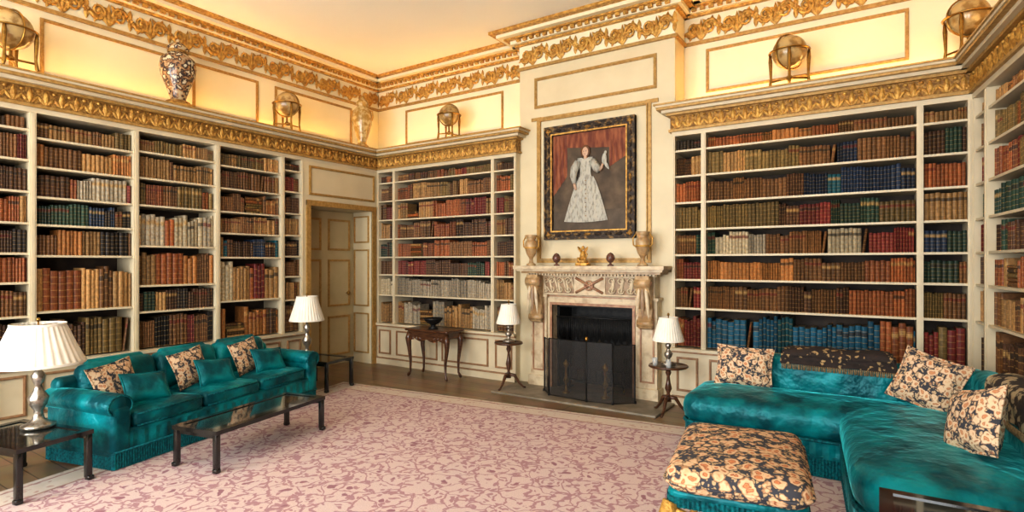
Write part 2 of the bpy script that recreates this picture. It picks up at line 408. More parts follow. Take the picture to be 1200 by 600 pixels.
SH8=[2.69,2.42,2.14,1.86,1.59,1.33,1.03,.62]
SH7=[2.63,2.37,2.10,1.85,1.57,1.06,.62]
def bookcase(M,bays,shelf_of,pal_of,e0=False,e1=False,corn=True):
    mb=MB(M); bk=Books(M)
    U0,U1=bays[0][0],bays[-1][1]
    mb.box(U0,U1,-.42,0,0,.58,CREAMB); mb.box(U0,U1,-.42,.045,.575,.605,CREAMB); mb.box(U0,U1,-.02,.03,.555,.577,ROSE)
    mb.box(U0,U1,-.02,.03,0,.09,CREAMB); mb.box(U0,U1,-.02,.037,.085,.10,ROSE)
    mb.box(U0,U1,-.42,-.38,.6,2.86,DARKIN)
    for i,(a,b) in enumerate(bays):
        if b-a>1.2: 
            m=(a+b)/2; mb.panel(a+.06,m-.04,.15,.51,0,ROSE,.022); mb.panel(m+.04,b-.06,.15,.51,0,ROSE,.022)
        else: mb.panel(a+.05,b-.05,.15,.51,0,ROSE,.022)
        sh=shelf_of(i); top=2.84; 
        for j,z in enumerate(sh):
            if z>.65:
                mb.box(a+.02,b-.02,-.38,-.012,z-.020,z,CREAMB)
            gap=(top-.03-z)
            big=gap>.36
            bk.row(a+.026,b-.026,z,gap,pal_of(i,j),big=big)
            top=z
    for u in [b[0] for b in bays]+[U1]:
        lo=u-.024 if u>U0 else u; hi=u+.024 if u<U1 else u
        if u==U0: hi=u+.03
        if u==U1: lo=u-.03
        mb.box(lo,hi,-.38,0,.6,2.86,CREAMB)
        mb.box(lo+.012,hi-.012,-.01,.006,.62,2.83,CREAMB)
    if corn: cornice(mb,U0,U1,e0,e1)
    mb.build('bookcase'); bk.build('shelved_books')
    return mb

def palL(i,j):
    T=[['tan','olive','brown'],['tan','tan','orange'],['grey','dk','black'],['navy','black','green'],['brown','tan','black','orange'],['brown','tan','rust','dk'],['tan','brown','dk','olive']]
    T2=[['tan','olive'],['tan','brown'],['brown','olive','rust'],['cream','grey','cream'],['orange','brown','rust'],['black','dk','green'],['black','brown','dk']]
    T3=[['olive','tan'],['tan','brown'],['orange','brown'],['tan','brown'],['navy','dk','teal'],['brown','tan','cream','rust'],['tan','orange','dk']]
    return [T,T2,T3][i%3][j]
bL=[-2.3,-1.3,-.99,-.16,.67,1.5,1.82,2.65,3.49,4.32,4.62]
baysL=[(bL[k],bL[k+1]) for k in range(len(bL)-1)]
def shL(i):
    if i in(1,5,9): return SH8
    if i==7: return [2.65,2.38,2.10,1.68,1.27,1.0,.62]
    return SH7
def palL2(i,j):
    if i in(1,5,9): 
        TN=[['brown','dk'],['maroon','brown'],['dk','brown'],['tan','rust'],['dk','black'],['brown','rust'],['tan','brown'],['brown','dk']]
        return TN[j]
    return palL({6:0,7:1,8:2}.get(i,i%3),j)
bookcase(FL,baysL,shL,palL2)

def palFL(i,j):
    if i!=1: return [['dk','brown'],['rust','tan'],['maroon','brown'],['tan','dk'],['dk','green'],['brown','rust'],['tan','cream'],['brown','dk']][j]
    return [['brown','olive','dk'],['tan','olive','brown'],[('tan',.4),('rust',.7),('maroon',1)],[('brown',.3),('rust',.6),('dk',1)],
            [('rust',.5),('brown',1)],[('maroon',.3),('dk',.7),('green',1)],[('grey',.5),('grey',1)],[('grey',.4),('tan',.7),('grey',1)]][j]
bookcase(FF,[(-6.3,-5.955),(-5.955,-4.18),(-4.18,-3.82)],lambda i:SH8,palFL,False,True)
def palFR(i,j):
    if i==0: return [['black','dk'],['brown','dk'],['rust','brown'],['dk','olive'],['brown','green'],['tan','rust'],['maroon','brown'],['maroon','rust']][j]
    if i==2: return [['tan','orange'],['olive','green','dk'],['maroon','rust'],['green','tan'],['navy','green'],['brown','green'],['maroon','brown'],['brown','olive']][j]
    return [[('rust',.3),('orange',.6),('brown',1)],[('tan',.2),('olive',.5),('navy',.7),('brown',1)],[('brown',.35),('dk',.45),('navy',.6),('teal',.68),('navy',1)],
            [('olive',.3),('dk',.45),('maroon',.6),('green',.8),('olive',1)],[('cream',.2),('grey',.3),('brown',.6),('green',.75),('maroon',1)],
            [('orange',.4),('brown',.7),('rust',1)],[('brown',.4),('dk',.7),('rust',1)],[('blue',.3),('teal',.45),('blue',.85),('rust',.93),('blue',1)]][j]
bookcase(FF,[(-1.84,-1.516),(-1.516,.292),(.292,.64)],lambda i:SH8,palFR,True,False)
bR=[0,.33,1.17,2.0,2.84,3.2,4.1,5.0,5.9,6.8,7.7]
def palR(i,j): return [['tan','orange'],['brown','olive'],['maroon','rust'],['tan','green'],['green','dk'],['rust','brown'],['brown','tan'],['dk','brown']][j]
bookcase(FR,[(bR[k],bR[k+1]) for k in range(len(bR)-1)],lambda i:SH8,palR)

# ------------------------------------------------------------ door section on left wall
mb=MB(FL)
mb.box(4.62,4.72,-.45,0,0,2.84,CREAM); mb.box(5.80,5.9,-.45,0,0,2.84,CREAM); mb.box(4.72,5.8,-.45,0,2.26,2.84,CREAM)
mb.box(4.655,4.72,-.01,.02,0,2.32,TRIM); mb.box(5.80,5.865,-.01,.02,0,2.32,TRIM); mb.box(4.655,5.865,-.01,.025,2.26,2.33,TRIM)
mb.panel(4.70,5.84,2.40,2.79,0,TRIM,.03,CREAM)
cornice(mb,4.62,5.9)
mb.M=Matrix(((1,0,0,0),(0,-1,0,5.8),(0,0,1,0),(0,0,0,1)))
for z0,z1 in((.15,.75),(.85,1.7),(1.8,2.2)): mb.panel(-6.68,-6.36,z0,z1,0,TRIM,.02)
mb.build('trim_door_surround')
mb=MB(FL)
w=-.40
DOORP=mk('door_paint',(.50,.41,.24),.5,n=(4,(.44,.36,.2),.3,.7))
mb.box(4.725,5.795,-.447,w,0.003,2.255,DOORP)
for a,b in((4.80,5.20),(5.32,5.72)):
    for z0,z1 in((.14,.72),(.86,1.55),(1.68,2.14)): 
        mb.panel(a,b,z0,z1,w,TRIM,.03,DOORP)
mb.ell((5.66,w+.05,1.05),(.03,.03,.03),BRASS); mb.tube([(5.66,w,1.05),(5.66,w+.05,1.05)],.01,BRASS)
mb.build('door_1')

# ------------------------------------------------------------ room shell
mb=MB(); mb.box(-6.9,2.2,-2.6,6.5,-.1,0,OAK); mb.build('floor')
mb=MB(); mb.box(-6.9,2.2,-2.6,6.5,4.4,4.5,CEIL); mb.build('ceiling')
mb=MB(FL); mb.box(-2.5,6.45,-.55,-.45,0,4.4,UPW)
for a,b in((-1.2,.0),(.2,1.8),(2.0,3.28),(3.43,4.26),(4.5,5.8)): mb.panel(a,b,3.30,3.86,-.45,TRIM,.03)
mb.build('wall_left')
mb=MB(FF); mb.box(-6.85,1.3,-.55,-.45,0,4.4,UPW)
mb.panel(-6.14,-4.31,3.32,3.86,-.45,TRIM,.03); mb.panel(-1.6,.23,3.38,3.86,-.45,TRIM,.03)
mb.build('wall_far')
mb=MB(FR); mb.box(-.6,8.6,-.55,-.45,0,4.4,UPW)
for a,b in((.2,1.6),(1.8,3.2),(3.4,5.0)): mb.panel(a,b,3.32,3.86,-.45,TRIM,.03)
mb.build('wall_right')
mb=MB(FF); B=-.1
mb.box(-3.82,-3.28,-.45,B,0,4.4,CREAM); mb.box(-2.27,-1.84,-.45,B,0,4.4,CREAM); mb.box(-3.28,-2.27,-.45,B,1.0,4.4,CREAM)
mb.box(-3.285,-3.25,-.45,B,0,1.0,IRON); mb.box(-2.30,-2.265,-.45,B,0,1.0,IRON); mb.box(-3.28,-2.27,-.45,-.42,0,1.0,IRON); mb.box(-3.28,-2.27,-.45,B,.97,1.005,IRON)
mb.panel(-3.60,-2.04,3.42,3.80,B,TRIM,.035)
mb.frame(-3.56,-2.10,1.50,3.30,.035,B-.01,B+.02,TRIM)
mb.frame(-3.52,-2.14,1.54,3.26,.012,B-.01,B+.028,TRIM)
mb.box(-3.64,-3.5,B-.01,B+.018,3.265,3.305,TRIM); mb.box(-2.16,-2.02,B-.01,B+.018,3.265,3.305,TRIM)
mb.build('chimney_breast')
mb=MB()
y0,y1=-2.5,-2.38
X=[-6.85,-6.0,-4.4,-3.4,-1.8,-.8,.8,1.9]
for k in range(0,7,2): mb.box(X[k],X[k+1],y0,y1,0,4.4,CREAM)
for k in(1,3,5):
    mb.box(X[k],X[k+1],y0,y1,0,.5,CREAM); mb.box(X[k],X[k+1],y0,y1,3.6,4.4,CREAM)
mb.build('wall_near')
for q,k in enumerate((1,3,5)):
    mb=MB(); a,b=X[k],X[k+1]
    mb.M=Matrix(((1,0,0,0),(0,1,0,-2.44),(0,0,1,0),(0,0,0,1)))
    mb.frame(a,b,.5,3.6,.06,-.04,.04,CREAMB)
    mb.box((a+b)/2-.015,(a+b)/2+.015,-.02,.02,.56,3.54,CREAMB)
    for z in(1.25,2.0,2.8): mb.box(a+.06,b-.06,-.02,.02,z-.012,z+.012,CREAMB)
    mb.build('window_%d'%(q+1))

# room cornice / frieze
def scrollcell(mb,c,w,z0,h,L):
    mid=z0+h/2
    for sg in(-1,1):
        pts=[]
        for i in range(15):
            t=i/14; a=t*2.1*2*pi*.75; r=.30*h*(1-t*.82)
            pts.append((c+sg*(L*.24)+sg*r*math.cos(a+.3),w+.012+.008*t,mid+r*math.sin(a+.3)*1.1*sg))
        mb.tube(pts,[.020*(1-.5*i/14) for i in range(15)],GOLD,5)
        mb.ell((c+sg*L*.24,w+.02,mid),(.024,.016,.024),GOLD,6,4)
        for a in(.5,1.3,2.2): mb.leaf((c+sg*L*.24,w+.006,mid),math.cos(a)*sg,math.sin(a)*sg,h*.48,.026,.02,GOLD)
        mb.leaf((c,w+.01,mid-.02*sg),sg,.35,L*.2,.026,.02,GOLD)
    for a in(-.5,0,.5): mb.leaf((c,w+.008,z0+.01),math.sin(a),math.cos(a),h*.85,.026,.028,GOLD)
    for sg in(-1,1):
        mb.leaf((c+L*.5,w+.006,mid),0,sg,h*.42,.024,.02,GOLD); mb.leaf((c+L*.5,w+.006,mid),sg,0,L*.1,.02,.02,GOLD)
def roomcorn(mb,u0,u1,o,e0=0,e1=0,back=-.45):
    def st(z0,z1,p,mat): mb.box(u0-p*e0,u1+p*e1,back-.02,o+p,z0,z1,mat)
    st(3.93,3.965,.03,TRIM); st(3.96,4.24,.006,UPW); st(4.235,4.265,.05,GOLD); st(4.26,4.31,.09,UPW); st(4.305,4.33,.15,GOLD)
    st(4.325,4.37,.22,UPW); st(4.365,4.40,.29,GOLD)
    L=.40; n=max(1,int(round((u1-u0)/L))); d=(u1-u0)/n
    for i in range(n): scrollcell(mb,u0+(i+.5)*d,o+.006,3.965,.27,d)
    n=int((u1-u0)/.09)
    for i in range(n):
        c=u0+(i+.5)*(u1-u0)/n; mb.box(c-.025,c+.025,o+.08,o+.125,4.268,4.305,GOLD)
mb=MB(FL); roomcorn(mb,-2.4,6.35,-.45); mb.build('trim_1')
mb=MB(FF); roomcorn(mb,-6.75,-3.82,-.45); roomcorn(mb,-3.82,-1.84,-.1,1,1); roomcorn(mb,-1.84,.8,-.45); mb.build('trim_2')
mb=MB(FR); roomcorn(mb,-.4,8.3,-.45); mb.build('trim_3')

# ------------------------------------------------------------ fireplace
mb=MB(FF)
C=-2.775
for sg in(-1,1):
    x=C+sg*.68
    mb.box(x-.13,x+.13,-.098,.08,0,.14,MARB); mb.box(x-.11,x+.11,-.098,.05,.14,1.12,MARB)
    mb.frame(x-.08,x+.08,.2,1.0,.018,.04,.062,MARBR)
    mb.box(x-.13,x+.13,-.098,.075,1.09,1.12,MARB)
    mb.box(x-.09,x+.09,-.098,.07,1.10,1.36,MARB)
    pr=[(.07,.78),(.13,.80),(.15,.86),(.12,.92),(.10,1.0),(.13,1.1),(.19,1.18),(.23,1.27),(.21,1.36),(.04,1.36),(.04,.78)]
    n=len(pr)
    vs=[(x-.075,a,b) for a,b in pr]+[(x+.075,a,b) for a,b in pr]
    mb.add(vs,[tuple(range(n)),tuple(range(n,2*n))]+[(i,(i+1)%n,n+(i+1)%n,n+i) for i in range(n)],URN)
    mb.tube([(x-.085,.17,1.28),(x+.085,.17,1.28)],.065,URN,14); mb.tube([(x-.09,.17,1.28),(x+.09,.17,1.28)],.03,MARBR,10)
    mb.tube([(x-.085,.11,.85),(x+.085,.11,.85)],.045,URN,12); mb.tube([(x-.09,.11,.85),(x+.09,.11,.85)],.02,MARBR,10)
    for q in(-.035,0,.035): mb.leaf((x+q,.20,1.24),q*3,-1,.34,.022,.03,FRZ if q==0 else MARB)
for a,b,z0,z1 in((-3.40,-3.28,0,1.12),(-2.27,-2.15,0,1.12),(-3.28,-2.27,1.0,1.12)): mb.box(a,b,-.098,.02,z0,z1,MARB)
mb.frame(-3.31,-2.24,-.02,1.03,.03,.0,.035,MARBR)
mb.frame(-3.39,-2.16,-.02,1.11,.014,.0,.03,MARBR)
mb.box(-3.38,-2.17,-.098,.05,1.12,1.36,FRZ)
mb.frame(-3.38,-2.17,1.125,1.35,.016,.045,.066,MARB)
mb.box(-2.97,-2.58,.04,.06,1.135,1.34,MARB)
for sg in(-1,1):
    mb.tube([(C-.17,.07,1.24-sg*.085),(C,.075,1.24),(C+.17,.07,1.24+sg*.085)],.016,MARBR,6)
    for q in(.27,.38,.49,.57):
        c0=C+sg*q
        for j in range(2):
            zc=1.19+j*.10; pts=[]
            for i in range(10):
                t=i/9; a=t*2.6*pi; r=.045*(1-.8*t); pts.append((c0+sg*r*math.cos(a),.06,zc+r*math.sin(a)*(1 if j else -1)))
            mb.tube(pts,.009,MARB,5)
        mb.leaf((c0,.055,1.145),.2*sg,.98,.18,.014,.02,MARB); mb.leaf((c0+.03,.055,1.33),-.3*sg,-.95,.16,.012,.018,MARB)
mb.tube([(C+.05*math.cos(a*pi/6),.08,1.24+.05*math.sin(a*pi/6)) for a in range(12)],.012,MARBR,6,True)
for z0,z1,p,e,m in((1.35,1.375,.10,.80,MARB),(1.375,1.40,.16,.86,URN),(1.40,1.425,.21,.90,MARB),(1.425,1.465,.25,.925,MARB)):
    mb.box(C-e,C+e,-.098,p,z0,z1,m)
for k in range(40):
    x=C-.78+k*.04; mb.box(x-.012,x+.012,.1,.13,1.353,1.373,MARB)
mb.box(-3.2,-2.35,-.40,-.37,.1,.85,IRON)
for k in range(9): mb.tube([(-3.1+k*.08,-.12,.10),(-3.1+k*.08,-.12,.24)],.008,IRON,6)
for z in(.10,.24): mb.tube([(-3.15,-.12,z),(-2.4,-.12,z)],.010,IRON,6)
for x in(-3.12,-2.43): mb.tube([(x,-.12,0),(x,-.12,.4)],.014,IRON,6)
mb.tube([(-3.24,-.02,.86),(-2.31,-.02,.86)],.012,IRON,6)
for k in range(46):
    x=-3.235+k*.0205; mb.tube([(x,-.02,.86),(x+.002,-.02,.60+.03*math.sin(k*1.7))],.006,IRON,4)
mb.build('fireplace')
mb=MB(); mb.rbox((C,5.56,0),(1.95,.60,.022),.01,.005,STONE); mb.build('hearth_slab')
mb=MB()
def spanel(p,q,h):
    p=Vector(p);q=Vector(q)
    a=(p.x,p.y,.03);b=(q.x,q.y,.03);c=(q.x,q.y,h);d=(p.x,p.y,h)
    mb.tube([a,b,c,d],.009,IRON,6,True)
    mb.add([a,b,c,d],[(0,1,2,3)],MESH)
spanel((-3.24,5.62,0),(-3.08,5.44,0),.64); spanel((-3.08,5.44,0),(-2.60,5.40,0),.66); spanel((-2.60,5.40,0),(-2.32,5.44,0),.66); spanel((-2.32,5.44,0),(-2.14,5.6,0),.64)
mb.ell((-2.6,5.4,.69),(.02,.02,.025),BRASS)
for x in(-3.24,-3.08,-2.6,-2.32,-2.14):
    y=5.61 if x in(-3.24,-2.14) else (5.40 if x==-2.6 else 5.44)
    mb.tube([(x,y,.022),(x,y,.05)],.014,IRON,6)
mb.build('fire_screen')
for x in(-2.98,-2.5):
    mb=MB(); mb.lathe((0,0,0),[(.05,0),(.05,.015),(.02,.03),(.015,.1),(.035,.14),(.015,.2),(.012,.28),(.03,.31),(.035,.34),(.0,.38)],BRASS,12)
    mb.tube([(0,0,.05),(0,.18,.05)],.01,IRON,6); mb.build('andiron',(x,5.66,.022))

# ------------------------------------------------------------ painting
mb=MB(FF); w=-.08
U0,U1,Z0,Z1=-3.43,-2.27,1.78,3.15
mb.box(U0+.08,U1-.08,-.095,w,Z0+.08,Z1-.08,P_BG)
mb.frame(U0,U1,Z0,Z1,.11,-.098,w+.035,FRAMEM)
mb.frame(U0+.0,U1-.0,Z0,Z1,.022,w,w+.05,FRAMEM); mb.frame(U0+.09,U1-.09,Z0+.09,Z1-.09,.016,w,w+.045,GOLD)
for k in range(9):
    u=U0+.06+(U1-U0-.12)*k/8
    for z in(Z0+.055,Z1-.055): mb.ell((u,w+.035,z),(.045,.02,.018),FRAMEM if k%4 else GOLDB,8,5)
for k in range(11):
    z=Z0+.06+(Z1-Z0-.12)*k/10
    for u in(U0+.055,U1-.055): mb.ell((u,w+.035,z),(.018,.02,.045),FRAMEM if k%5 else GOLDB,8,5)
cu0,cu1,cz0,cz1=U0+.11,U1-.11,Z0+.11,Z1-.11
CW,CH=cu1-cu0,cz1-cz0
def pt(a,b,k=0): return(cu0+a*CW,w+.002+k,cz0+b*CH)
mb.grid(lambda u,v: pt(u,v*.20,0),8,4,P_FLR)
def curt(ua,ub,va,vb,slope,k):
    def f(u,v):
        a=ua+(ub-ua)*u; b=va+(vb-va)*v+slope*u*(1-v)
        return pt(a,b,k+.004*math.sin(u*22+v*3))
    mb.grid(f,30,8,P_RED)
curt(0,.20,.36,1,.2,.005); curt(.20,1.0,.86,1,-.06,.005); curt(.78,1.0,.62,.88,.1,.004)
def skirt(u,v):
    hw=.10+.20*(1-v)**.8; cx=.47-.01*(1-v)
    b=.09+.45*v-(.015*math.cos((u-.5)*pi) if v<.01 else 0)
    return pt(cx+(2*u-1)*hw,b,.012+.012*math.sin(u*pi)+.003*math.sin(u*34))
mb.grid(skirt,36,10,P_WHT)
def bod(u,v):
    hw=.085+.035*v**2-.02*math.sin(v*pi); return pt(.465+(2*u-1)*hw,.53+.19*v,.02+.012*math.sin(u*pi))
mb.grid(bod,12,8,P_WHT)
def arm(ps,rs,mat):
    mb.tube([pt(a,b,.026) for a,b in ps],[r*CW for r in rs],mat,8)
arm([(.37,.70),(.32,.63),(.30,.55),(.315,.48)],[.045,.055,.045,.028],P_WHT); arm([(.315,.48),(.325,.44),(.335,.41)],[.018,.02,.012],P_SKIN)
arm([(.56,.70),(.62,.62),(.66,.585)],[.045,.055,.04],P_WHT); arm([(.66,.585),(.69,.62),(.70,.655)],[.018,.018,.014],P_SKIN)
mb.ell(pt(.72,.70,.02),(.035*CW,.008,.06*CH),P_WHT,10,8); mb.ell(pt(.735,.765,.02),(.02*CW,.008,.02*CH),P_WHT,8,6); mb.leaf(pt(.72,.68,.024),.5,-.85,.12,.02,.004,P_WHT)
mb.ell(pt(.465,.80,.02),(.066*CW,.010,.066*CH),P_HAIR,14,10)
mb.ell(pt(.465,.735,.024),(.022*CW,.010,.03*CH),P_SKIN,10,8)
mb.ell(pt(.465,.795,.024),(.044*CW,.012,.050*CH),P_SKIN,14,10)
mb.grid(lambda u,v: pt(.465+(.04+.065*v)*math.cos(pi*u+pi),.735-(.01+.03*v)*math.sin(pi*u),.03),14,3,P_WHT)
for a in(-.016,.016): mb.ell(pt(.465+a,.80,.036),(.006*CW,.002,.004*CH),P_DK,6,4)
mb.ell(pt(.465,.772,.036),(.009*CW,.002,.003*CH),P_DK,6,4); mb.ell(pt(.465,.787,.037),(.003*CW,.003,.009*CH),P_SKIN,6,4)
for k in range(9): mb.ell(pt(.475,.14+k*.045,.036),(.008,.003,.006),P_HAIR if k%2 else GOLDB,6,4)
mb.build('portrait_painting')

# ------------------------------------------------------------ mantel ornaments
MZ=1.465
def lobj(name,prof,mat,loc,n=20,extra=None):
    mb=MB(); mb.lathe((0,0,0),prof,mat,n)
    if extra: extra(mb)
    return mb.build(name,loc)
urnp=[(.0,0),(.055,0),(.055,.02),(.028,.035),(.02,.08),(.03,.10),(.055,.14),(.075,.21),(.078,.27),(.062,.30),(.05,.31),(.064,.34),(.08,.365),(.07,.37),(.055,.365),(.0,.33)]
def hand(mb):
    for sg in(-1,1): mb.tube([(sg*.065,0,.2),(sg*.105,0,.23),(sg*.11,0,.30),(sg*.075,0,.35)],.008,GOLD,6)
    mb.lathe((0,0,0),[(.078,.205),(.083,.215),(.08,.225)],GOLD,20)
for x in(-3.52,-2.12): lobj('mantel_urn',urnp,URN,(x,5.78,MZ),24,hand)
eggp=[(0,0),(.035,0),(.035,.012),(.015,.02),(.012,.035),(.035,.05),(.05,.08),(.046,.11),(.025,.14),(0,.15)]
for x in(-3.17,-2.49): lobj('porphyry_egg',eggp,PORPH,(x,5.78,MZ))
mb=MB()
mb.rbox((0,0,0),(.15,.10,.035),.01,.006,GOLD); mb.rbox((0,0,.035),(.11,.075,.03),.01,.006,GOLD)
mb.tube([(0,.0,.065),(0,0,.12),(.005,0,.17)],[.03,.035,.022],GOLD,10); mb.ell((.005,0,.205),(.02,.02,.024),GOLD,10,8)
mb.tube([(.02,0,.16),(.055,0,.13),(.05,-.02,.09)],[.012,.01,.008],GOLD,6); mb.tube([(-.02,0,.16),(-.05,0,.19),(-.06,0,.22)],[.012,.01,.008],GOLD,6)
for sg in(-1,1): mb.tube([(sg*.015,0,.08),(sg*.045,-.03,.085),(sg*.04,-.035,.04)],[.02,.016,.01],GOLD,8)
for sg in(-1,1): mb.leaf((sg*.01,.01,.15),sg*.6,.8,.09,.018,.01,GOLD)
mb.build('gilt_figurine',(-2.83,5.78,MZ))

# ------------------------------------------------------------ globes & vases
def globe(x,y,r,z0=3.17,rot=0):
    mb=MB(); H=.37
    mb.ell((0,0,H),(r,r,r),GLOBE,24,16)
    N=28
    mb.tube([(1.12*r*math.cos(2*pi*i/N),1.12*r*math.sin(2*pi*i/N),H) for i in range(N)],.014,BRASS,6,True,.6)
    mb.tube([(1.07*r*math.cos(2*pi*i/N),0,H+1.07*r*math.sin(2*pi*i/N)) for i in range(N)],.008,BRASS,6,True)
    for k in range(4):
        a=pi/4+k*pi/2; R=1.1*r; X_,Y_=R*math.cos(a),R*math.sin(a)
        mb.tube([(X_,Y_,H),(X_*.98,Y_*.98,H-.07),(X_*.95,Y_*.95,.22*.6),(X_,Y_,.05),(X_*1.12,Y_*1.12,0.008)],[.010,.018,.011,.016,.010],BRASS,8)
    for a in(pi/4,3*pi/4):
        R=1.0*r; mb.tube([(R*math.cos(a),R*math.sin(a),.10),(0,0,.12),(-R*math.cos(a),-R*math.sin(a),.10)],.010,BRASS,6)
    mb.lathe((0,0,.1),[(0,0),(.03,.005),(.03,.03),(.012,.05),(.012,.37-r-.1)],BRASS,10)
    mb.build('antique_globe',(x,y,z0),rot)
globe(-6.36,1.68,.165,rot=.3); globe(-6.38,4.43,.15,rot=.5); globe(-4.97,5.98,.14,rot=.2); globe(-.727,6.0,.155,rot=.9); globe(.62,5.96,.15,rot=.4)
vp=[(0,0),(.10,0),(.105,.015),(.075,.03),(.07,.06),(.10,.16),(.15,.30),(.165,.40),(.15,.48),(.09,.54),(.075,.56),(.095,.58),(.10,.60),(.075,.63),(.045,.66),(.02,.67),(.022,.69),(.0,.71)]
mb=MB(); mb.rbox((0,0,0),(.25,.25,.05),.02,.01,GOLD); mb.lathe((0,0,.05),[(r*1.08,z) for r,z in vp],IMARI,28)
mb.lathe((0,0,.05),[(.098,.545),(.104,.56),(.098,.575)],GOLDB,28); mb.lathe((0,0,.05),[(.112,0),(.118,.02),(.09,.035)],GOLDB,28)
mb.build('lidded_ginger_jar',(-6.36,3.08,3.17))
mb=MB(); mb.rbox((0,0,0),(.22,.22,.05),.02,.01,GOLD)
mb.lathe((0,0,.05),[(r*.9,z*1.08) for r,z in vp],VAS2,28)
for sg in(-1,1): mb.tube([(sg*.08,0,.60),(sg*.15,0,.58),(sg*.16,0,.5),(sg*.14,0,.44)],.012,GOLD,6)
mb.build('porcelain_vase',(-6.42,5.72,3.17),.6)

# ------------------------------------------------------------ lamps
def lamp(x,y,z,hb,rt,rb,hs,mat,rbase=.08):
    mb=MB(); k=hb; q=rbase
    pr=[(0,0),(q,0),(q,.02*1),(q*.7,.03),(q*.35,.06*k/.45),(q*.25,.12*k/.45),(q*.5,.16*k/.45),(q*.62,.21*k/.45),(q*.3,.26*k/.45),(q*.2,.30*k/.45),(q*.35,.33*k/.45),(q*.42,.37*k/.45),(q*.15,.41*k/.45),(q*.12,k+.02),(0,k+.02)]
    mb.lathe((0,0,0),pr,mat,18)
    n=128; z0=hb
    prs=[(rb,z0),(rb*.985,z0+.012),(rb+(rt-rb)*.5-.004,z0+hs*.5),(rt,z0+hs-.01),(rt*1.0,z0+hs)]
    mb.lathe((0,0,0),prs,SHADE,n,.022,32)
    mb.lathe((0,0,0),[(rb*1.02,z0-.004),(rb*1.02,z0+.014)],SHADE,48); mb.lathe((0,0,0),[(rt*1.03,z0+hs-.014),(rt*1.03,z0+hs+.004)],SHADE,48)
    mb.tube([(0,0,hb),(0,0,hb+hs+.02)],.006,BRASS,6); mb.ell((0,0,hb+hs+.03),(.012,.012,.016),BRASS)
    for a in range(3): mb.tube([(0,0,hb+hs-.01),(rt*math.cos(a*2.09),rt*math.sin(a*2.09),hb+hs-.01)],.003,BRASS,5)
    mb.build('table_lamp',(x,y,z))
AA=math.radians(14)
lamp(-4.92,1.45,.353,.44,.155,.265,.28,SILVER,.10)
lamp(-5.80,4.30,.363,.44,.12,.20,.29,SILVER,.09)
lamp(-3.66,5.50,.566,.22,.09,.145,.225,SILVER,.07)
lamp(-1.73,5.43,.498,.24,.09,.15,.225,SILVER,.07)

# ------------------------------------------------------------ low tables
def lowtable(name,loc,rot,lx,ly,h,glass=True,lg=.045):
    mb=MB()
    t=.03
    for a in(-1,1):
        mb.box(-lx/2,lx/2,a*(ly/2)-(.05 if a>0 else 0),a*(ly/2)+(0 if a>0 else .05),h-t,h,BLACK)
        mb.box(a*(lx/2)-(.05 if a>0 else 0),a*(lx/2)+(0 if a>0 else .05),-ly/2+.05,ly/2-.05,h-t,h,BLACK)
    mb.box(-lx/2+.045,lx/2-.045,-ly/2+.045,ly/2-.045,h-t*.8,h-.006,GLASS)
    mb.box(-lx/2+.02,lx/2-.02,-ly/2+.02,-ly/2+.035,h-t-.03,h-t,BLACK); mb.box(-lx/2+.02,lx/2-.02,ly/2-.035,ly/2-.02,h-t-.03,h-t,BLACK)
    for a in(-1,1):
        for b in(-1,1):
            cx,cy=a*(lx/2-lg/2-.004),b*(ly/2-lg/2-.004)
            mb.rbox((cx,cy,.02),(lg,lg,h-t-.02),.006,.003,BLACK,n=2)
            mb.rbox((cx+a*.006,cy+b*.006,0),(lg*1.15,lg*1.15,.03),.008,.008,BLACK,n=2)
    return mb.build(name,loc,rot)
lowtable('coffee_table',(-4.24,2.66,.008),math.radians(12),.44,1.14,.30,lg=.038)
lowtable('end_table',(-4.84,1.33,.008),AA,.74,.46,.344,lg=.038)
lowtable('end_table',(-5.62,4.36,.008),AA*.6,.62,.46,.354,lg=.038)
lowtable('coffee_table',(.42,2.62,.008),0,.84,.74,.49,lg=.045)

def tripod(x,y,h,r,z=0):
    mb=MB()
    mb.lathe((0,0,0),[(0,h-.022),(r*.96,h-.022),(r,h-.016),(r,h-.004),(r*.97,h),(r*.93,h-.005),(0,h-.005)],WOOD,28)
    k=h-.02
    mb.lathe((0,0,0),[(0,.12),(.03,.12),(.022,.17),(.015,.2),(.035,.27*k/.5),(.022,.33*k/.5),(.014,.40*k/.5),(.03,.44*k/.5),(.02,k-.03),(.05,k),(0,k)],WOOD,14)
    for i in range(3):
        a=i*2*pi/3+.5; c,s_=math.cos(a),math.sin(a)
        mb.tube([(.01*c,.01*s_,.16),(.07*c,.07*s_,.15),(.12*c,.12*s_,.07),(.17*c,.17*s_,.02),(.20*c,.20*s_,.012)],[.022,.02,.014,.012,.012],WOOD,8)
    return mb.build('tripod_table',(x,y,z))
tripod(-3.66,5.50,.543,.17,.022)
tripod(-1.73,5.43,.476,.19,.022)
for x,y in((-1.83,5.33),(-1.68,5.28)):
    lobj('glass_tumbler',[(0,0),(.024,0),(.028,.075),(.025,.075),(.022,.008),(0,.008)],CLEAR,(x,y,.498),14)

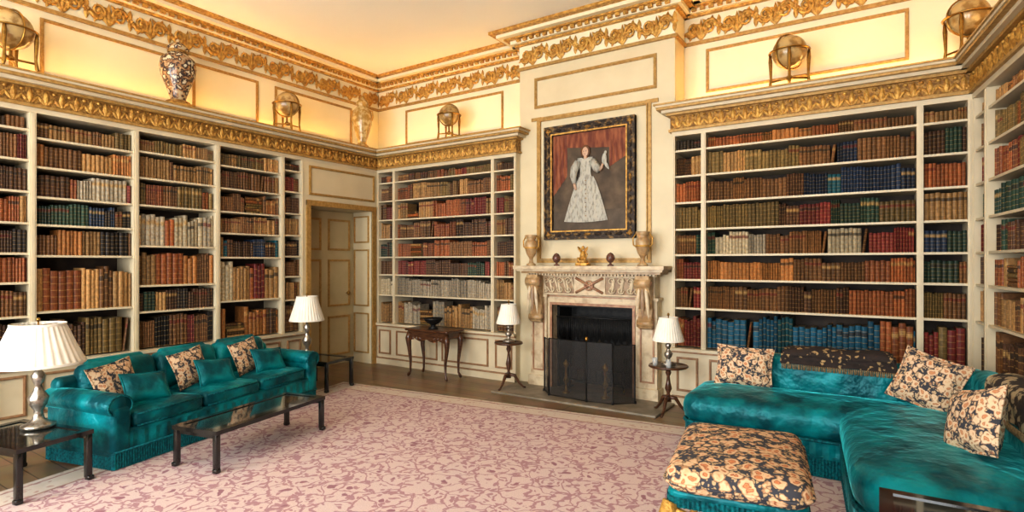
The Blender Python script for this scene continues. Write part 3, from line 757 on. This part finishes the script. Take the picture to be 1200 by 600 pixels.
mb=MB()
L_,D_,H_=.74,.36,.64
mb.rbox((0,0,H_-.03),(L_,D_,.03),.03,.01,WOOD)
mb.box(-L_/2+.04,L_/2-.04,-D_/2+.03,D_/2-.03,H_-.11,H_-.03,WOOD)
for a in(-1,1):
    for b in(-1,1):
        x,y=a*(L_/2-.06),b*(D_/2-.05)
        mb.tube([(x,y,H_-.05),(x+a*.02,y+b*.01,H_-.13),(x+a*.012,y,H_-.25),(x-a*.012,y,.22),(x-a*.01,y,.08),(x+a*.012,y+b*.01,.03),(x+a*.022,y+b*.015,.012)],[.034,.04,.028,.018,.014,.02,.012],WOOD,8)
    for j in range(3): mb.leaf((a*(.26-.06*j),-D_/2+.03,H_-.10),-a*.6,-.6,.07,.02,-.015,WOOD)
def apron(u,v):
    x=(u-.5)*(L_-.12); return(x,-D_/2+.028,H_-.11-(.05*v)*(.3+.7*abs(math.cos(u*pi*3))))
mb.grid(apron,30,2,WOOD)
mb.build('console_table',(-4.87,5.56,0))
lobj('bronze_bowl',[(0,0),(.06,0),(.065,.012),(.03,.03),(.03,.05),(.08,.075),(.12,.12),(.13,.14),(.12,.14),(.07,.09),(0,.07)],IRON,(-4.87,5.54,.64),24)

# ------------------------------------------------------------ velvet helpers
def skirtring(mb,pts,z0,z1,mat,wave=.02,amp=.005,closed=True):
    P=[Vector((x,y,0)) for x,y in pts]; out=[]
    n=len(P)
    for i in range(n if closed else n-1):
        a,b=P[i],P[(i+1)%n]; L=(b-a).length; k=max(1,int(L/(wave/2))); nn=Vector((b.y-a.y,a.x-b.x,0)).normalized()
        for j in range(k): 
            q=a.lerp(b,j/k)+nn*(amp if j%2 else -amp*.2); out.append(q)
    if not closed: out.append(P[-1])
    vs=[(p.x,p.y,z1) for p in out]+[(p.x,p.y,z0) for p in out]; m=len(out)
    fs=[(i,(i+1)%m,m+(i+1)%m,m+i) for i in range(m if closed else m-1)]
    mb.add(vs,fs,mat)

mb=MB(); LX,DY=2.25,.80
mb.rbox((0,0,.10),(LX-.04,DY-.06,.18),.05,.02,VELV)
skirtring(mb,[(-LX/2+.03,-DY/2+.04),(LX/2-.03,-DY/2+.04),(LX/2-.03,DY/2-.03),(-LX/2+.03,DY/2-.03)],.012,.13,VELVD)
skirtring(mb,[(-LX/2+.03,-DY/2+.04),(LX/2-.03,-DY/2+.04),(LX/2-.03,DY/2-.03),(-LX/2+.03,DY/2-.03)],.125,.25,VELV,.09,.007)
mb.tube([(-LX/2+.03,DY/2-.025,.135),(LX/2-.03,DY/2-.025,.135)],.009,VELVD,6)
cw=(LX-.36)/3
for k in range(3):
    x=(k-1)*cw
    mb.rbox((x,.07,.265),(cw-.012,DY-.20,.13),.05,.045,VELV,puff=.03)
    mb.tube([(x-cw/2+.03,DY/2-.035,.372),(x+cw/2-.03,DY/2-.035,.372)],.007,VELVD,6)
    mb.tube([(x-cw/2+.03,DY/2-.035,.285),(x+cw/2-.03,DY/2-.035,.285)],.007,VELVD,6)
M0=mb.M.copy()
for k in range(3):
    x=(k-1)*cw
    mb.M=Matrix.Translation((x,-.20,.36))@Matrix.Rotation(.22,4,'X')
    mb.rbox((0,0,0),(cw-.010,.20,.35),.09,.07,VELV,puff=.03)
mb.M=M0
mb.rbox((0,-.32,.12),(LX-.12,.14,.50),.05,.05,VELV)
for sg in(-1,1):
    x=sg*(LX/2-.09)
    mb.rbox((x,.02,.12),(.15,DY-.08,.34),.04,.03,VELV)
    mb.tube([(x+sg*.01,-DY/2+.04,.47),(x+sg*.012,-.1,.475),(x+sg*.012,DY/2-.06,.465),(x+sg*.012,DY/2-.03,.463)],[.09,.095,.098,.085],VELV,16,flat=.85)
    mb.tube([(x+sg*.012+.09*math.cos(a*pi/8),DY/2-.028,.463+.075*math.sin(a*pi/8)) for a in range(16)],.007,VELVD,6,True)
mb.build('velvet_sofa',(-5.2,2.75,.0),math.radians(-76))
sofaM=Matrix.Translation((-5.2,2.75,0))@Matrix.Rotation(math.radians(-76),4,'Z')
def cush(M,p,w,h,t,mat,rx,rz,name='scatter_cushion',ry=0):
    mb=MB(); mb.pillow((0,0,0),w,h,t,mat,Matrix.Identity(3),mat)
    ob=mb.build(name); 
    R=Matrix.Rotation(rz,4,'Z')@Matrix.Rotation(rx,4,'X')@Matrix.Rotation(ry,4,'Y')
    loc,q,s_=(M@Matrix.Translation(p)@R).decompose(); ob.location=loc; ob.rotation_euler=q.to_euler(); return ob
for x in(.72,.05,-.60):
    cush(sofaM,(x+.10,.00,.565),.38,.32,.11,FLORAL2,.35,.1,'floral_cushion',.12)
    cush(sofaM,(x-.04,.15,.51),.36,.25,.09,VELV,.5,-.1,'velvet_cushion',-.08)

# ------------------------------------------------------------ right corner sofa
mb=MB(); ox,oy=-.2,4.4
mb.M=Matrix.Translation((-ox,-oy,0))
mb.rbox((-.37,4.76,.05),(1.82,.66,.22),.08,.03,VELV)
mb.rbox((-.37,4.74,.25),(1.88,.70,.23),.12,.09,VELV,puff=.03)
mb.rbox((-.32,5.12,.10),(1.64,.20,.64),.09,.085,VELV)
mb.rbox((.27,4.06,.05),(.86,1.80,.22),.28,.03,VELV,rot=.10,n=8)
mb.rbox((.27,4.06,.25),(.92,1.88,.235),.32,.09,VELV,puff=.035,rot=.10,n=8)
mb.rbox((.70,4.22,.10),(.20,1.75,.66),.09,.085,VELV,rot=.105)
mb.rbox((.54,5.06,.10),(.26,.26,.65),.12,.085,VELV)
def rr(cx,cy,sx,sy,r,rot,n=8):
    o=[]
    for q,(gx,gy) in enumerate([(1,1),(-1,1),(-1,-1),(1,-1)]):
        for i in range(n+1):
            a=pi/2*q+pi/2*i/n; x=gx*(sx/2-r)+r*math.cos(a); y=gy*(sy/2-r)+r*math.sin(a)
            o.append((cx+x*math.cos(rot)-y*math.sin(rot),cy+x*math.sin(rot)+y*math.cos(rot)))
    return o
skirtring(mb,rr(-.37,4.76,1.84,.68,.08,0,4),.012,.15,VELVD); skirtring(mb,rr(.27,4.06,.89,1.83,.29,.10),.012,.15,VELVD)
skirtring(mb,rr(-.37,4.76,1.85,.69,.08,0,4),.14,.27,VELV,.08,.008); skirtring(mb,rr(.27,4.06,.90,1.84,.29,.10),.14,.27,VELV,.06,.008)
mb.tube([(x,y,.155) for x,y in rr(.27,4.06,.885,1.825,.29,.10)],.011,VELVD,6,True)
mb.tube([(x,y,.155) for x,y in rr(-.37,4.76,1.835,.675,.08,0,4)],.011,VELVD,6,True)
mb.tube([(x,y,.265) for x,y in rr(.27,4.06,.90,1.86,.30,.10)],.012,VELVD,6,True)
mb.tube([(x,y,.265) for x,y in rr(-.37,4.745,1.86,.69,.10,0,4)],.012,VELVD,6,True)
mb.build('velvet_corner_sofa',(ox,oy,0))
I4=Matrix.Identity(4)
cush(I4,(-.93,4.90,.645),.44,.33,.13,FLORAL2,-.3,.1,'floral_cushion',.04)
cush(I4,(.28,4.80,.68),.42,.38,.14,FLORAL2,-.35,-.45,'floral_cushion',.25)
cush(I4,(.42,3.80,.665),.40,.36,.14,FLORAL2,-.30,-1.2,'floral_cushion',-.3)
def throw(name,L,D,h,hf,hb,mat,loc,rot,lay=.014,nl=3):
    mb=MB()
    for kk in range(nl):
        off=kk*lay; hfk=hf*(1-.22*kk); hbk=hb*(1-.2*kk)
        def f(u,v):
            if v<.3: t=v/.3; y=-D/2-.012; z=-hfk+(hfk-.05)*t
            elif v<.7: t=(v-.3)/.4; a=pi*(1-t); y=math.cos(a)*(D/2+.012); z=-.05+.07*math.sin(a)**.7 if 0<t<1 else -.05
            else: t=(v-.7)/.3; y=D/2+.012; z=-.05-(hbk-.05)*t
            if v<.3 and hfk<=.05: z=-.05
            wv=.007*math.sin(u*17+v*5+kk)
            return((u-.5)*(L-off*2+.01*math.sin(v*9)),y*(1+off*1.5)+wv*(1 if y>0 else -1),h+z+off+.006*math.sin(u*12+kk*2))
        mb.grid(f,44,30,mat)
    for k in range(60):
        x=(k/59-.5)*L*.97; mb.tube([(x,-D/2-.022,h-max(hf,.05)+.004),(x+.003*math.sin(k*2.3),-D/2-.026,h-max(hf,.05)-.035)],.0045,FRNG,4)
    mb.build(name,loc,rot)
throw('draped_throw',.78,.20,.765,.085,.2,THROW,(-.28,5.12,0),0,.018)
throw('draped_throw',.80,.20,.785,.17,.2,THROW2,(.71,4.15,0),-pi/2+.105,.014)

# ------------------------------------------------------------ ottoman
mb=MB()
mb.rbox((0,0,.40),(.57,.83,.08),.05,.02,VELV); mb.rbox((0,0,.462),(.60,.87,.115),.09,.055,FLORAL,puff=.025)
mb.tube([(x,y,.512) for x,y in rr(0,0,.605,.875,.09,0,5)],.008,FLORAL,6,True)
skirtring(mb,rr(0,0,.575,.835,.05,0,3),.405,.45,VELVD)
for sg in(-1,1):
    mb.tube([(sg*.275,-.41+.82*k/16,.392-.035*abs(math.sin(k/16*pi*2))) for k in range(17)],[.02]*17,GOLD,8)
    mb.tube([(-.27+.54*k/12,sg*.405,.392-.035*abs(math.sin(k/12*pi*2))) for k in range(13)],[.02]*13,GOLD,8)
    for b in(-1,1):
        mb.tube([(sg*.27,b*.40,.42),(sg*.29,b*.42,.34),(sg*.27,b*.40,.2),(sg*.24,b*.37,.09),(sg*.27,b*.40,.03),(sg*.29,b*.42,.018)],[.035,.04,.028,.017,.02,.014],GOLD,10)
mb.build('ottoman_footstool',(-.58,2.93,.008),math.radians(9))

# ------------------------------------------------------------ rug
mb=MB()
R_=[(-5.62,4.70),(.35,5.30),(1.1,-1.9),(-4.05,-1.9)]
c=Vector((-2.2,1.9))
def ins(d):
    P=[Vector(p) for p in R_]; n=4; o=[]
    for i in range(n):
        a,b,c_=P[i-1],P[i],P[(i+1)%n]
        e1=(b-a).normalized(); e2=(c_-b).normalized()
        n1=Vector((e1.y,-e1.x)); n2=Vector((e2.y,-e2.x))
        if n1.dot(c-b)<0: n1=-n1
        if n2.dot(c-b)<0: n2=-n2
        k=d/(1+n1.dot(n2)); o.append(b+(n1+n2)*k)
    return o
def ringm(d0,d1,z,mat):
    a,b=ins(d0),ins(d1)
    mb.add([(p.x,p.y,z) for p in a]+[(p.x,p.y,z) for p in b],[(i,(i+1)%4,4+(i+1)%4,4+i) for i in range(4)],mat)
q=ins(0); mb.add([(p.x,p.y,0.0005) for p in q]+[(p.x,p.y,.007) for p in q],[(i,(i+1)%4,4+(i+1)%4,4+i) for i in range(4)]+[(0,1,2,3)],RUGL)
ringm(0,.05,.007,RUGB); ringm(.05,.07,.007,RUGL); ringm(.07,.26,.007,RUGB); ringm(.26,.28,.007,RUGL)
q=ins(.28); mb.add([(p.x,p.y,.007) for p in q],[(0,1,2,3)],RUG)
mb.build('carpet')

# ------------------------------------------------------------ global scale
for ob in list(sc.objects):
    if ob.parent is None:
        ob.location=ob.location*S; ob.scale=ob.scale*S

# ------------------------------------------------------------ lights
def area(name,loc,rot,sx,sy,e,col):
    l=bpy.data.lights.new(name,'AREA'); l.shape='RECTANGLE'; l.size=sx*S; l.size_y=sy*S; l.energy=e*S*S; l.color=col
    o=bpy.data.objects.new(name,l); o.location=Vector(loc)*S; o.rotation_euler=rot; sc.collection.objects.link(o); return o
for k in(1,3,5):
    area('window_fill',((X[k]+X[k+1])/2,-2.55,2.05),(pi/2,0,0),1.55,3.0,225,(.95,.98,1.0))  # added frontal fill: large area lamps outside the unseen windows for even light
WARM=(1,.89,.63)
area('cove_light',(-6.66,1.8,3.19),(0,0,0),.08,7.6,95,WARM)
area('cove_light',(-5.28,6.27,3.19),(0,0,0),2.5,.08,36,WARM)
area('cove_light',(-.55,6.27,3.19),(0,0,0),2.2,.08,36,WARM)
area('cove_light',(1.24,3.2,3.19),(0,0,A7),.08,5,45,WARM)

wd=bpy.data.worlds.new('sky'); sc.world=wd; wd.use_nodes=True
wd.node_tree.nodes['Background'].inputs[0].default_value=(.75,.85,1,1); wd.node_tree.nodes['Background'].inputs[1].default_value=1.0

cam=bpy.data.cameras.new('camera'); co=bpy.data.objects.new('camera',cam); sc.collection.objects.link(co)
co.location=(0,0,1.5*S); co.rotation_euler=(pi/2,0,math.radians(33.3))
cam.sensor_width=36; cam.lens=655/1200*36; cam.shift_y=8/1200; cam.clip_start=.05
sc.camera=co
